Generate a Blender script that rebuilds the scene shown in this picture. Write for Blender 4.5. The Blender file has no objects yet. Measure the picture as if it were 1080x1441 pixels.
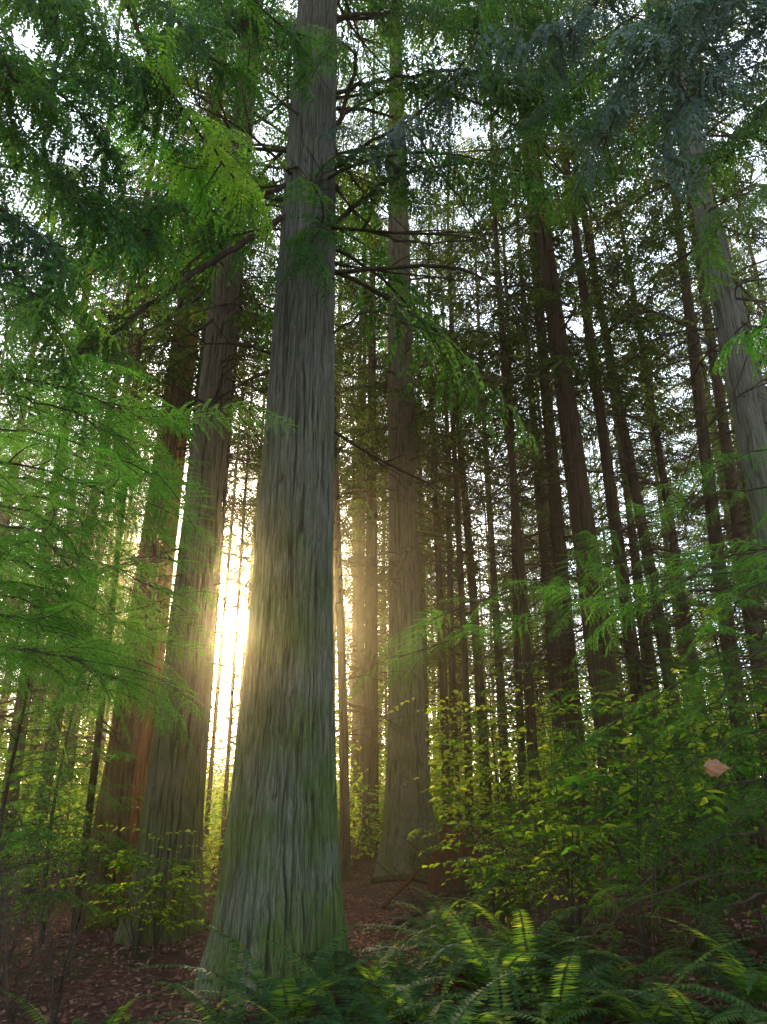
import bpy, math, numpy as np
from mathutils import Vector, Matrix
R = np.random.default_rng(7)
scene = bpy.context.scene
COL = scene.collection
# ------------------------------------------------------------------ geometry helpers
EYE = 1.6
PITCH = math.radians(20)
SUN_AZ, SUN_EL = math.radians(-11.8), math.radians(12.4)
sd = (math.sin(SUN_AZ), math.cos(SUN_AZ))
def P(u, v, Y):
    "survey point: world position, at ground distance Y, of a sight line measured on the photograph"
    dx = u-540; dy = 720.5-v; f = 1048
    fw = f*math.cos(PITCH)-dy*math.sin(PITCH); up = f*math.sin(PITCH)+dy*math.cos(PITCH)
    return np.array([dx*Y/fw, Y, EYE+up*Y/fw])
def sstep(a, b, x):
    t = np.clip((x-a)/(b-a), 0, 1); return t*t*(3-2*t)
def gz(x, y):
    x = np.asarray(x, float); y = np.asarray(y, float)
    z = 0.05*np.sin(x*1.3+.5)*np.cos(y*.9)+0.04*np.sin(x*2.7+y*1.9)+0.12*np.sin(x*.31+1)*np.sin(y*.27)
    z = z+0.45*sstep(.8, 4.0, x)*sstep(1.5, 4, y)-0.15*sstep(1.5, 5.0, -x)
    z = z+0.3*sstep(8, 14, y)*sstep(0, 6, x)
    return z
def vnoise(u, v, pu, seed):
    r = np.random.default_rng(seed); T = r.random((pu, 1024))
    iu = np.floor(u).astype(int); iv = np.floor(v).astype(int)
    fu = u-iu; fv = v-iv; fu = fu*fu*(3-2*fu); fv = fv*fv*(3-2*fv)
    a = T[iu % pu, iv % 1024]; b = T[(iu+1) % pu, iv % 1024]
    c = T[iu % pu, (iv+1) % 1024]; d = T[(iu+1) % pu, (iv+1) % 1024]
    return (a*(1-fu)+b*fu)*(1-fv)+(c*(1-fu)+d*fu)*fv
class MB:
    def __init__(s): s.V = []; s.F = []; s.M = []; s.C = []; s.n = 0
    def add(s, V, F, m=0, c=None):
        if len(V) == 0 or len(F) == 0: return
        V = np.asarray(V, float); F = np.asarray(F, int)
        s.V.append(V); s.F.append(F+s.n); s.M.append(np.full(len(F), m)); s.n += len(V)
        s.C.append(np.zeros(len(V)) if c is None else c)
    def mesh(s, name, mats, smooth=False, crev=False):
        V = np.concatenate(s.V); F = np.concatenate(s.F); M = np.concatenate(s.M)
        me = bpy.data.meshes.new(name)
        me.vertices.add(len(V)); me.vertices.foreach_set("co", V.astype(np.float32).ravel())
        me.loops.add(F.size); me.loops.foreach_set("vertex_index", F.astype(np.int32).ravel())
        me.polygons.add(len(F)); me.polygons.foreach_set("loop_start", np.arange(0, F.size, 4, dtype=np.int32))
        me.polygons.foreach_set("material_index", M.astype(np.int32))
        if smooth: me.polygons.foreach_set("use_smooth", np.ones(len(F), bool))
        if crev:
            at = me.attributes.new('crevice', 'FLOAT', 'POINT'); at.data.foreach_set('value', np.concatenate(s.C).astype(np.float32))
        for m in mats: me.materials.append(m)
        me.update(calc_edges=True); me.validate()
        return me
def tube(pts, rad, sides=5):
    pts = np.asarray(pts, float); n = len(pts); rad = np.broadcast_to(rad, (n,))
    t = np.gradient(pts, axis=0); t /= np.linalg.norm(t, axis=1)[:, None]+1e-9
    ref = np.array([0, 0, 1.0]) if abs(t[:, 2].mean()) < .8 else np.array([1.0, 0, 0])
    a = np.cross(t, ref); a /= np.linalg.norm(a, axis=1)[:, None]+1e-9; b = np.cross(t, a)
    th = np.arange(sides)/sides*2*np.pi
    V = pts[:, None]+rad[:, None, None]*(np.cos(th)[None, :, None]*a[:, None]+np.sin(th)[None, :, None]*b[:, None])
    i = np.arange(n-1)[:, None]; j = np.arange(sides)[None]; k = (j+1) % sides
    F = np.stack([i*sides+j, i*sides+k, (i+1)*sides+k, (i+1)*sides+j], -1).reshape(-1, 4)
    return V.reshape(-1, 3), F
def leaves(base, d, nrm, L, W, peak=.4):
    base = np.asarray(base); n = len(base)
    d = d/(np.linalg.norm(d, axis=1)[:, None]+1e-9)
    s = np.cross(d, nrm); s /= np.linalg.norm(s, axis=1)[:, None]+1e-9
    L = np.broadcast_to(L, (n,))[:, None]; W = np.broadcast_to(W, (n,))[:, None]
    m = base+d*L*peak
    V = np.stack([base, m+s*W/2, base+d*L, m-s*W/2], 1).reshape(-1, 3)
    F = (np.arange(n)[:, None]*4+np.arange(4)[None])
    return V, F
def broad(base, d, nrm, L, W):
    base = np.asarray(base); n = len(base)
    d = d/(np.linalg.norm(d, axis=1)[:, None]+1e-9)
    s = np.cross(d, nrm); s /= np.linalg.norm(s, axis=1)[:, None]+1e-9
    u = np.cross(s, d)
    L = np.broadcast_to(L, (n,))[:, None]; W = np.broadcast_to(W, (n,))[:, None]
    up = u*W*.16
    V = np.stack([base, base+d*L*.25+s*W*.42+up, base+d*L*.62+s*W*.42+up, base+d*L-u*L*.12, base+d*L*.62-s*W*.42+up, base+d*L*.25-s*W*.42+up], 1).reshape(-1, 3)
    i = np.arange(n)[:, None]*6
    F = np.concatenate([i+np.array([[0, 1, 2, 3]]), i+np.array([[0, 3, 4, 5]])])
    return V, F
def rot(az, pitch, roll):
    ca, sa, cp, sp, cr, sr = math.cos(az), math.sin(az), math.cos(pitch), math.sin(pitch), math.cos(roll), math.sin(roll)
    Rz = np.array([[ca, -sa, 0], [sa, ca, 0], [0, 0, 1]]); Ry = np.array([[cp, 0, -sp], [0, 1, 0], [sp, 0, cp]])
    Rx = np.array([[1, 0, 0], [0, cr, -sr], [0, sr, cr]])
    return Rz@Ry@Rx
def put(mb, tpl, M3, loc, sc=1.0):
    for (V, F, m) in tpl: mb.add((V*sc)@M3.T+loc, F, m)
def branch_tpl(L, nside, slen, leaf, lw, lstep, droop, seed, ang=55, leafang=50, r0=.02, start=.12, sd=.5):
    r = np.random.default_rng(seed)
    LV = []; LF = []; WV = []; WF = []; nl = 0; nw = 0
    w1, w2 = r.uniform(-.06, .06, 2)
    def path(t): return np.stack([t*L*(1-.12*droop*t), L*(w1*np.sin(t*3)+w2*np.sin(t*6)), L*(.08*np.sin(t*2.5)-droop*t**2)], -1)
    tt = np.linspace(0, 1, 7); V, F = tube(path(tt), r0*(1-tt*.85), 4); WV.append(V); WF.append(F); nw += len(V)
    ts = np.linspace(start, 1, nside)
    for i, t in enumerate(ts):
        t = min(1, t+r.uniform(-.3, .3)/nside)
        p = path(np.array([t]))[0]; q = path(np.array([min(t+.02, 1.02)]))[0]-path(np.array([t-.02]))[0]; q /= np.linalg.norm(q)
        for sgn in (-1, 1):
            if r.random() < .1: continue
            a = math.radians(ang+r.uniform(-16, 16))*sgn
            if i == nside-1: a *= .25
            e = slen*((1-t)**.7+.22)*r.uniform(.55, 1.25)*(min(1, .45+2.5*(t-start+.1)))
            d = np.array([q[0]*math.cos(a)-q[1]*math.sin(a), q[0]*math.sin(a)+q[1]*math.cos(a), q[2]+r.uniform(-.2, .1)])
            d /= np.linalg.norm(d)
            k = max(3, int(e/lstep)); s = (np.arange(k)+.5)/k
            pts = p+d*(s*e)[:, None]+np.array([0, 0, -1])*(sd*e*s**2)[:, None]
            WVv, WFf = leaves(p[None], (pts[-1]-p)[None], np.array([[0, 0, 1.0]]), np.array([np.linalg.norm(pts[-1]-p)]), max(.003, lw*.2), .3)
            WV.append(WVv); WF.append(WFf+nw); nw += 4
            td = d+np.array([0, 0, -2*sd])*s[:, None]
            for g in (-1, 1):
                b = math.radians(leafang)*g+r.uniform(-.25, .25, k)
                dd = np.stack([td[:, 0]*np.cos(b)-td[:, 1]*np.sin(b), td[:, 0]*np.sin(b)+td[:, 1]*np.cos(b), td[:, 2]+r.uniform(-.2, .1, k)], -1)
                nn = np.stack([r.uniform(-.4, .4, k), r.uniform(-.4, .4, k), np.ones(k)], -1)
                V, F = leaves(pts, dd, nn, leaf*(1-.35*s)*r.uniform(.7, 1.25, k), lw*r.uniform(.8, 1.2, k), .5)
                LV.append(V); LF.append(F+nl); nl += len(V)
    return [(np.concatenate(WV), np.concatenate(WF), 0), (np.concatenate(LV), np.concatenate(LF), 1)]
# ------------------------------------------------------------------ materials
def newmat(name):
    m = bpy.data.materials.new(name); m.use_nodes = True; nt = m.node_tree
    for n in list(nt.nodes): nt.nodes.remove(n)
    return m, nt, nt.nodes, nt.links
def ramp(N, cols, pos):
    r = N.new('ShaderNodeValToRGB'); e = r.color_ramp.elements
    while len(e) < len(cols): e.new(.5)
    for i, (c, p) in enumerate(zip(cols, pos)): e[i].position = p; e[i].color = (*c, 1)
    return r
def leafmat(name, cols, tcols, tf=.5, rough=.5, spec=.25, simple=False):
    m, nt, N, K = newmat(name)
    g = N.new('ShaderNodeNewGeometry'); tc = N.new('ShaderNodeTexCoord')
    no = N.new('ShaderNodeTexNoise'); no.inputs['Scale'].default_value = 1.3; no.inputs['Detail'].default_value = 0; K.new(tc.outputs['Object'], no.inputs['Vector'])
    mx = N.new('ShaderNodeMath'); mx.operation = 'MULTIPLY_ADD'; K.new(g.outputs['Random Per Island'], mx.inputs[0]); mx.inputs[1].default_value = .6
    ms = N.new('ShaderNodeMath'); ms.operation = 'MULTIPLY_ADD'; K.new(no.outputs['Fac'], ms.inputs[0]); ms.inputs[1].default_value = 1.4; ms.inputs[2].default_value = -.5
    K.new(ms.outputs[0], mx.inputs[2])
    r1 = ramp(N, cols, [0, .5, 1]); r2 = ramp(N, tcols, [0, .5, 1])
    K.new(mx.outputs[0], r1.inputs[0]); K.new(mx.outputs[0], r2.inputs[0])
    if simple: b = N.new('ShaderNodeBsdfDiffuse'); K.new(r1.outputs[0], b.inputs['Color'])
    else:
        b = N.new('ShaderNodeBsdfPrincipled'); b.inputs['Roughness'].default_value = rough; K.new(r1.outputs[0], b.inputs['Base Color'])
        b.inputs['Specular IOR Level'].default_value = spec
    t = N.new('ShaderNodeBsdfTranslucent'); K.new(r2.outputs[0], t.inputs['Color'])
    s = N.new('ShaderNodeMixShader'); s.inputs[0].default_value = tf; K.new(b.outputs[0], s.inputs[1]); K.new(t.outputs[0], s.inputs[2])
    o = N.new('ShaderNodeOutputMaterial'); K.new(s.outputs[0], o.inputs[0]); return m
def barkmat(name, dark, mid, light, moss, mossamt, bump=.5, sc=1.0, cv=.7):
    m, nt, N, K = newmat(name)
    tc = N.new('ShaderNodeTexCoord'); mp = N.new('ShaderNodeMapping'); mp.inputs['Scale'].default_value = (26*sc, 26*sc, 1.3*sc); K.new(tc.outputs['Object'], mp.inputs[0])
    n1 = N.new('ShaderNodeTexNoise'); n1.inputs['Scale'].default_value = 2.4; n1.inputs['Detail'].default_value = 5; n1.inputs['Roughness'].default_value = .75; n1.inputs['Distortion'].default_value = .15; K.new(mp.outputs[0], n1.inputs['Vector'])
    n2 = N.new('ShaderNodeTexNoise'); n2.inputs['Scale'].default_value = 1.7; n2.inputs['Detail'].default_value = 4; K.new(tc.outputs['Object'], n2.inputs['Vector'])
    r1 = ramp(N, [dark, mid, light], [.26, .47, .72]); K.new(n1.outputs['Fac'], r1.inputs[0])
    r2 = ramp(N, [(0, 0, 0), (1, 1, 1)], [.4, .64]); K.new(n2.outputs['Fac'], r2.inputs[0])
    sx = N.new('ShaderNodeSeparateXYZ'); K.new(tc.outputs['Object'], sx.inputs[0])
    mr = N.new('ShaderNodeMapRange'); mr.inputs[1].default_value = 0; mr.inputs[2].default_value = 6.5; mr.inputs[3].default_value = mossamt; mr.inputs[4].default_value = mossamt*.12; K.new(sx.outputs['Z'], mr.inputs[0])
    mm = N.new('ShaderNodeMath'); mm.operation = 'MULTIPLY_ADD'; K.new(r2.outputs[0], mm.inputs[0]); K.new(mr.outputs[0], mm.inputs[1])
    m2 = N.new('ShaderNodeMath'); m2.operation = 'MULTIPLY'; K.new(mr.outputs[0], m2.inputs[0]); m2.inputs[1].default_value = .5; K.new(m2.outputs[0], mm.inputs[2])
    tint = N.new('ShaderNodeMix'); tint.data_type = 'RGBA'; tint.blend_type = 'MULTIPLY'; tint.inputs[0].default_value = 1; K.new(r1.outputs[0], tint.inputs[6]); tint.inputs[7].default_value = (*moss, 1)
    mix = N.new('ShaderNodeMix'); mix.data_type = 'RGBA'; K.new(mm.outputs[0], mix.inputs[0]); K.new(r1.outputs[0], mix.inputs[6]); K.new(tint.outputs[2], mix.inputs[7])
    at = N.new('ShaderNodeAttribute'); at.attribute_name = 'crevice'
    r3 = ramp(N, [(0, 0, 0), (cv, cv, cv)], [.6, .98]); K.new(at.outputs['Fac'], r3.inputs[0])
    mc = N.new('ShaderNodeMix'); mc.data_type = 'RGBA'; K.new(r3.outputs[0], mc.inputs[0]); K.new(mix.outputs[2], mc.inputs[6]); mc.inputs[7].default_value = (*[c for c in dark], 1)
    bp = N.new('ShaderNodeBump'); bp.inputs['Strength'].default_value = bump; bp.inputs['Distance'].default_value = .03; K.new(n1.outputs['Fac'], bp.inputs['Height'])
    b = N.new('ShaderNodeBsdfDiffuse'); b.inputs['Roughness'].default_value = .6
    K.new(mc.outputs[2], b.inputs['Color']); K.new(bp.outputs[0], b.inputs['Normal'])
    o = N.new('ShaderNodeOutputMaterial'); K.new(b.outputs[0], o.inputs[0]); return m
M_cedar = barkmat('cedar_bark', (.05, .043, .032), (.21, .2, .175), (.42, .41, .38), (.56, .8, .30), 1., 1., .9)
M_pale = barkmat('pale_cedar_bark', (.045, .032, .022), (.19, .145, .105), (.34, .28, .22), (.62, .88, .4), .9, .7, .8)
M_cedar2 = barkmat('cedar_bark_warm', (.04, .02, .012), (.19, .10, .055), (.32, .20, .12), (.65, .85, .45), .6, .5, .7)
M_redlit = barkmat('sunlit_red_cedar_bark', (.06, .02, .01), (.30, .12, .05), (.46, .22, .10), (.7, .8, .5), .3, .5, .7)  # red bark with the orange glow of the low sun put into its colour
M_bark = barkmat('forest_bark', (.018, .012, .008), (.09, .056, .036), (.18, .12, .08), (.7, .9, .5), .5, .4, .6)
M_twig = barkmat('twig_bark', (.03, .022, .018), (.08, .058, .044), (.15, .12, .10), (.7, .9, .5), .2, .1, .2)
M_rot = barkmat('rotten_wood', (.03, .012, .008), (.11, .045, .025), (.2, .09, .05), (.7, .9, .5), .3, .3, .8)
M_far = leafmat('conifer_foliage', [(.010, .03, .012), (.028, .068, .02), (.05, .10, .025)], [(.03, .07, .01), (.12, .22, .02), (.42, .46, .03)], .48, simple=True)
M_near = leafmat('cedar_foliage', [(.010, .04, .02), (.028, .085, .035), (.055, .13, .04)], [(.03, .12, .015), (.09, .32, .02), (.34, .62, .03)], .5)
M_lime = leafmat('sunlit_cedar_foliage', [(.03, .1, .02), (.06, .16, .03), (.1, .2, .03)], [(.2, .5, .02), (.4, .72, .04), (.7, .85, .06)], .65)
M_blue = leafmat('blue_green_cedar_foliage', [(.04, .08, .075), (.10, .17, .155), (.17, .26, .23)], [(.03, .1, .03), (.06, .17, .04), (.1, .24, .05)], .28)
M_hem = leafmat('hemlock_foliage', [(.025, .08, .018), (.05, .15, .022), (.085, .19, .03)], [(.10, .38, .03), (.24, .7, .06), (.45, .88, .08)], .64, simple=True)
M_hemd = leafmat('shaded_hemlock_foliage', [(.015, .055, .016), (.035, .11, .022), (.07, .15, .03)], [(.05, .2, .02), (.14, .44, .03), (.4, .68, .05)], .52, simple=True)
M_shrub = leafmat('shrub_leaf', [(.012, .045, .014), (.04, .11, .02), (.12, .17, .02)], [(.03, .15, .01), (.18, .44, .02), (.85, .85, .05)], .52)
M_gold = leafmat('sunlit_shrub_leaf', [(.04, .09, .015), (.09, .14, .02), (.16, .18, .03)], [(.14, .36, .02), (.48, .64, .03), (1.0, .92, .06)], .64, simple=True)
M_fern = leafmat('fern_frond', [(.018, .055, .024), (.04, .11, .04), (.08, .16, .04)], [(.06, .18, .02), (.2, .4, .03), (.8, .82, .06)], .5, .7, .08)
M_lit = leafmat('leaf_litter', [(.10, .045, .032), (.27, .14, .10), (.45, .28, .2)], [(.1, .04, .02), (.2, .08, .03), (.3, .14, .06)], .2, simple=True)
m, nt, N, K = newmat('forest_soil')
tc = N.new('ShaderNodeTexCoord'); n1 = N.new('ShaderNodeTexNoise'); n1.inputs['Scale'].default_value = 14; n1.inputs['Detail'].default_value = 10; n1.inputs['Roughness'].default_value = .75
K.new(tc.outputs['Object'], n1.inputs['Vector'])
rr = ramp(N, [(.025, .014, .011), (.11, .058, .044), (.24, .14, .11)], [.3, .5, .72]); K.new(n1.outputs['Fac'], rr.inputs[0])
n2 = N.new('ShaderNodeTexNoise'); n2.inputs['Scale'].default_value = .8; n2.inputs['Detail'].default_value = 4; K.new(tc.outputs['Object'], n2.inputs['Vector'])
r2 = ramp(N, [(0, 0, 0), (1, 1, 1)], [.5, .7]); K.new(n2.outputs['Fac'], r2.inputs[0])
mx = N.new('ShaderNodeMix'); mx.data_type = 'RGBA'; K.new(r2.outputs[0], mx.inputs[0]); K.new(rr.outputs[0], mx.inputs[6]); mx.inputs[7].default_value = (.035, .05, .014, 1)
bp = N.new('ShaderNodeBump'); bp.inputs['Strength'].default_value = .8; bp.inputs['Distance'].default_value = .05; K.new(n1.outputs['Fac'], bp.inputs['Height'])
b = N.new('ShaderNodeBsdfDiffuse'); K.new(mx.outputs[2], b.inputs['Color']); K.new(bp.outputs[0], b.inputs['Normal'])
o = N.new('ShaderNodeOutputMaterial'); K.new(b.outputs[0], o.inputs[0]); M_soil = m
# ------------------------------------------------------------------ object helpers
def obj(name, me, loc=(0, 0, 0), parent=None, rz=0, sc=(1, 1, 1), **props):
    o = bpy.data.objects.new(name, me); COL.objects.link(o); o.location = loc; o.rotation_euler = (0, 0, rz); o.scale = sc
    if parent is not None: o.parent = parent
    for k, v in props.items(): o[k] = v
    return o
def empty(name, loc, rz=0, sc=(1, 1, 1), tilt=(0, 0), **props):
    o = bpy.data.objects.new(name, None); COL.objects.link(o); o.location = loc; o.rotation_euler = (tilt[0], tilt[1], rz); o.scale = sc
    o.empty_display_size = .3
    for k, v in props.items(): o[k] = v
    return o
# ------------------------------------------------------------------ ground
g = np.linspace(-1, 1, 301); gx = np.sign(g)*(np.abs(g)*14+np.abs(g)**6*386); gy = gx+6
X, Y = np.meshgrid(gx, gy, indexing='ij'); Z = gz(X, Y)+.02*(vnoise(X*3+500, Y*3+500, 997, 3)-.5)+.05*(vnoise(X+500, Y+500, 997, 4)-.5)
mb = MB(); i = np.arange(300)[:, None]; j = np.arange(300)[None]
mb.add(np.stack([X, Y, Z], -1).reshape(-1, 3), np.stack([i*301+j, (i+1)*301+j, (i+1)*301+j+1, i*301+j+1], -1).reshape(-1, 4))
obj('ground', mb.mesh('ground', [M_soil], True), kind='structure', label='reddish brown forest floor of soil and needles', category='ground')
# ------------------------------------------------------------------ trunks
def trunk_builder(mb, H, hs, rs, segs, rings, amp, lobes, lobeamp, seed, lean=(0, 0), sweep=0.0, cell=.07):
    z = np.concatenate([np.linspace(-.35, rings[1], rings[0]), np.linspace(rings[1], H, 26)[1:]])
    Rz = np.interp(z, hs, rs)
    k = np.array([1, 2, 3, 2, 1.]); k /= k.sum()
    Rz = np.convolve(np.pad(Rz, 2, mode='edge'), k, 'valid')
    th = np.arange(segs)/segs
    U, Zg = np.meshgrid(th, z)
    nU = max(8, int(2*np.pi*np.interp(1.5, hs, rs)/cell))
    wp = .9*vnoise(U*6+0*Zg, Zg*.4+50, 6, seed+1)+.7*vnoise(U*nU, Zg*1.3+50, nU, seed+2)+.3*vnoise(U*nU, Zg*7+50, nU, seed+8)
    n = vnoise(U*nU+wp, Zg*.7+40, nU, seed+3); n2 = vnoise(U*nU*2+wp*2, Zg*1.7+40, nU*2, seed+4)
    ridg = (1-np.abs(2*n-1))**5; ridg2 = (1-np.abs(2*n2-1))**4
    fine = vnoise(U*nU*4, Zg*4+40, nU*4, seed+5)
    lob = sum(np.sin(2*np.pi*U*q+ph) for q, ph in lobes)/max(1, len(lobes))
    Rg = Rz[:, None]*(1+lobeamp*lob*(.25+np.exp(-np.maximum(Zg, 0)/1.3)))
    thick = np.clip(Rz/Rz[0]*1.6, .2, 1)[:, None]
    dep = .6*ridg+.6*ridg2
    Rg = Rg-amp*thick*(dep+.6*fine-.4)
    cx = lean[0]*z+sweep*np.sin(z/H*3.1)*z*.08; cy = lean[1]*z
    V = np.stack([cx[:, None]+Rg*np.cos(2*np.pi*U), cy[:, None]+Rg*np.sin(2*np.pi*U), Zg], -1).reshape(-1, 3)
    i = np.arange(len(z)-1)[:, None]; j = np.arange(segs)[None]; kk = (j+1) % segs
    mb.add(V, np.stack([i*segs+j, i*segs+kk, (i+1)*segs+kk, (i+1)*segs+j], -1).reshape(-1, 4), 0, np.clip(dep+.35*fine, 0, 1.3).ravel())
    return lambda h: np.array([lean[0]*h+sweep*math.sin(h/H*3.1)*h*.08, lean[1]*h, h])
def one_twig(mb, start, a, L, r, mat=0, rf=0.):
    dz = r.uniform(-.35, .3); t = np.linspace(0, 1, 6); d = np.array([math.cos(a), math.sin(a), 0]); s = np.array([-d[1], d[0], 0])
    p = start+d*(rf+t*L)[:, None]+np.array([0, 0, 1])*(dz*t*L-.25*L*t**2)[:, None]+s*(r.uniform(-.15, .15)*L*np.sin(t*4))[:, None]
    r0 = .008+.010*L; V, F = tube(p, r0*(1-.75*t), 3); mb.add(V, F, mat)
    for _k in range(r.integers(2, 7)):
        q = r.uniform(.25, .9); b = p[int(q*5)]; dd = d+s*r.choice([-1, 1])*r.uniform(.4, 1.2)+np.array([0, 0, r.uniform(-.5, .3)]); l2 = L*r.uniform(.15, .4)
        V, F = tube([b, b+dd*l2*.5, b+dd*l2+np.array([0, 0, -.1*l2])], [r0*.45, r0*.35, r0*.15], 3); mb.add(V, F, mat)
def deadtwigs(mb, ctr, rfun, n, z0, z1, Lmax, seed, mat=0):
    r = np.random.default_rng(seed)
    for _ in range(n):
        h = r.uniform(z0, z1); one_twig(mb, ctr(h), r.uniform(0, 2*np.pi), Lmax*r.uniform(.3, 1), r, mat, rfun(h)*.7)
DT = []
for k in range(8):
    mb = MB(); one_twig(mb, np.zeros(3), 0., 1.5, np.random.default_rng(650+k)); DT.append(mb.mesh('dead_branch', [M_twig]))
# ------------------------------------------------------------------ branch templates
BF = [branch_tpl(2.6, 12, .70, .17, .064, .10, d, s, r0=.022, start=.25) for d, s in ((.18, 1), (.30, 2), (.1, 3))]
BM = [branch_tpl(2.4, 20, .6, .08, .03, .044, d, s, r0=.022, start=.2) for d, s in ((.22, 4), (.38, 5), (.3, 6))]
BH = [branch_tpl(1.15, 24, .32, .021, .0066, .0122, d, s, ang=60, leafang=66, r0=.006, sd=.35) for d, s in ((.12, 7), (.22, 8), (.05, 9))]
BC = [branch_tpl(.55, 13, .22, .036, .016, .017, d, s, ang=48, leafang=34, r0=.0035, sd=.7) for d, s in ((.25, 10), (.45, 11), (.12, 12))]
def crown_mesh(name, H, z0, n, L0, seed, tpls, lmat, ctr=lambda h: np.array([0, 0, h]), bl=2.6, dr=-.1, wood=None, skip=0.):
    r = np.random.default_rng(seed); mb = MB()
    hh = z0+(H-z0)*np.sort(r.random(n)**1.1)
    for i, h in enumerate(hh):
        f = (h-z0)/(H-z0); L = L0*(1-f)**.55*r.uniform(.55, 1.2)+.25; a = i*2.399+r.uniform(-.5, .5)
        if f < .12: L *= r.uniform(.4, 1)
        if skip and math.sin(a) < -.6 and r.random() < skip: continue
        M = rot(a, dr+.3*f+r.uniform(-.2, .15), r.uniform(-.6, .6))
        put(mb, tpls[r.integers(len(tpls))], M, ctr(h), L/bl)
    return mb.mesh(name, [wood or M_twig, lmat])
# ------------------------------------------------------------------ the big cedars (individual meshes)
def big_cedar(label, u, Yd, hs, rs, H, segs, rings, amp, lobes, la, seed, mat, lean=(0, 0), crown=None, ntw=30, cell=.07, sweep=0., lm=None, tw0=3.0, skip=0., name='cedar_tree', cat='tree'):
    X = (u-540)/1115*Yd; z0 = float(gz(X, Yd))
    e = empty(name, (X, Yd, z0), label=label, category=cat, group='trees of the forest')
    mb = MB(); ctr = trunk_builder(mb, H, hs, rs, segs, rings, amp, lobes, la, seed, lean, sweep, cell)
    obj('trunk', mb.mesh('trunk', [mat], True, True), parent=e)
    r = np.random.default_rng(seed+9)
    for _ in range(ntw):
        h = r.uniform(tw0, 14); a = r.uniform(0, 6.28); s = r.uniform(.4, 1.4); c = ctr(h)+np.array([math.cos(a), math.sin(a), 0])*np.interp(h, hs, rs)*.85
        o = obj('dead_branch', DT[r.integers(8)], tuple(c), parent=e, rz=a, sc=(s, s, s)); o.rotation_euler = (r.uniform(-.8, .8), r.uniform(-.2, .5), a)
    if crown:
        obj('crown', crown_mesh('crown', H, crown[0], crown[1], crown[2], seed+20, BM, lm or M_far, ctr, 2.4, -.15, skip=skip), parent=e)
    return e, ctr
main, mctr = big_cedar('massive grey-green cedar with deeply furrowed stringy bark and flared base', 400, 7.2,
    [-.35, 0, .35, .8, 1.6, 2.9, 6, 9.2, 11.7, 20, 30], [.80, .66, .57, .515, .465, .41, .355, .30, .265, .17, .01], 30, 640, (640, 12), .036,
    [(3, .6), (5, 2.1), (8, 4.0)], .13, 11, M_cedar, crown=(7.2, 115, 3.5), ntw=30, cell=.056, tw0=4.2, skip=.75, lm=M_near)
big_cedar('tall stout cedar with pale warm grey bark lit from behind', 245, 9.6,
    [-.35, 0, .4, .9, 1.8, 2.5, 5.3, 7.5, 11, 18, 30], [.58, .49, .42, .37, .335, .31, .25, .225, .19, .14, .01], 30, 340, (360, 14), .03,
    [(3, 1.6), (5, .3), (7, 2)], .14, 31, M_pale, lean=(.012, 0), crown=(7.5, 90, 3.2), ntw=40, cell=.06)
big_cedar('straight red-brown cedar with smooth lower trunk', 160, 11.2,
    [-.35, 0, .4, 1.8, 6, 12, 28], [.44, .36, .28, .21, .17, .13, .01], 28, 120, (160, 14), .022, [(3, 2), (5, 1)], .12, 41, M_cedar2, lean=(.03, 0), crown=(7.5, 75, 2.8), ntw=40, cell=.09)
big_cedar('slim red-brown cedar beside a thicker one', 194, 12.3,
    [-.35, 0, .4, 1.8, 6, 12, 27], [.38, .31, .24, .19, .15, .12, .01], 27, 110, (150, 14), .022, [(2, 2), (5, 2)], .12, 43, M_redlit, lean=(.012, 0), crown=(7.5, 75, 2.6), ntw=40, cell=.09)
big_cedar('cedar with orange sunlight painted into its bark, tucked behind a larger trunk', 270, 13.2,
    [-.35, 0, .4, 1.8, 6, 12, 27], [.38, .32, .26, .20, .155, .12, .01], 27, 110, (150, 14), .022, [(3, 0), (4, 1)], .1, 47, M_redlit, lean=(-.002, 0), crown=(8.5, 70, 2.5), ntw=34, cell=.09)
big_cedar('tall straight cedar with vertical grey-brown bark strips and flared foot', 574, 16.5,
    [-.35, 0, .5, 1.2, 2.5, 5, 12, 20, 32], [.86, .72, .60, .50, .41, .36, .33, .24, .01], 32, 220, (300, 20), .036, [(3, 1), (5, 3)], .13, 53, M_pale, lean=(-.006, 0), crown=(9.5, 125, 3.8), ntw=70, tw0=5, cell=.09, skip=.65)
fir, fctr = big_cedar('dark tall fir trunk with broken side twigs', 872, 13.5,
    [-.35, 0, .5, 2, 6, 12, 30], [.38, .33, .29, .26, .22, .17, .01], 30, 110, (170, 17), .026, [(3, 1), (4, 3)], .08, 59, M_bark, lean=(-.035, 0), crown=(8.5, 110, 3.5), ntw=70, cell=.1)
big_cedar('leaning grey-barked fir with rough upper trunk', 1162, 9.4,
    [-.35, 0, .5, 2, 6, 12, 28], [.36, .32, .28, .215, .18, .145, .01], 28, 130, (190, 14), .026, [(3, 1), (4, 3)], .08, 61, M_cedar, lean=(-.02, 0), crown=(9.5, 80, 2.8), ntw=50, cell=.09, skip=.5)
big_cedar('slender grey-barked fir beside a leaning one', 1200, 10.6,
    [-.35, 0, .5, 2, 6, 12, 28], [.34, .3, .26, .22, .18, .14, .01], 28, 110, (170, 15), .026, [(3, 1), (4, 3)], .08, 67, M_cedar, lean=(-.045, 0), crown=(10, 80, 3.), ntw=50, cell=.09, skip=.3)
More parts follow.
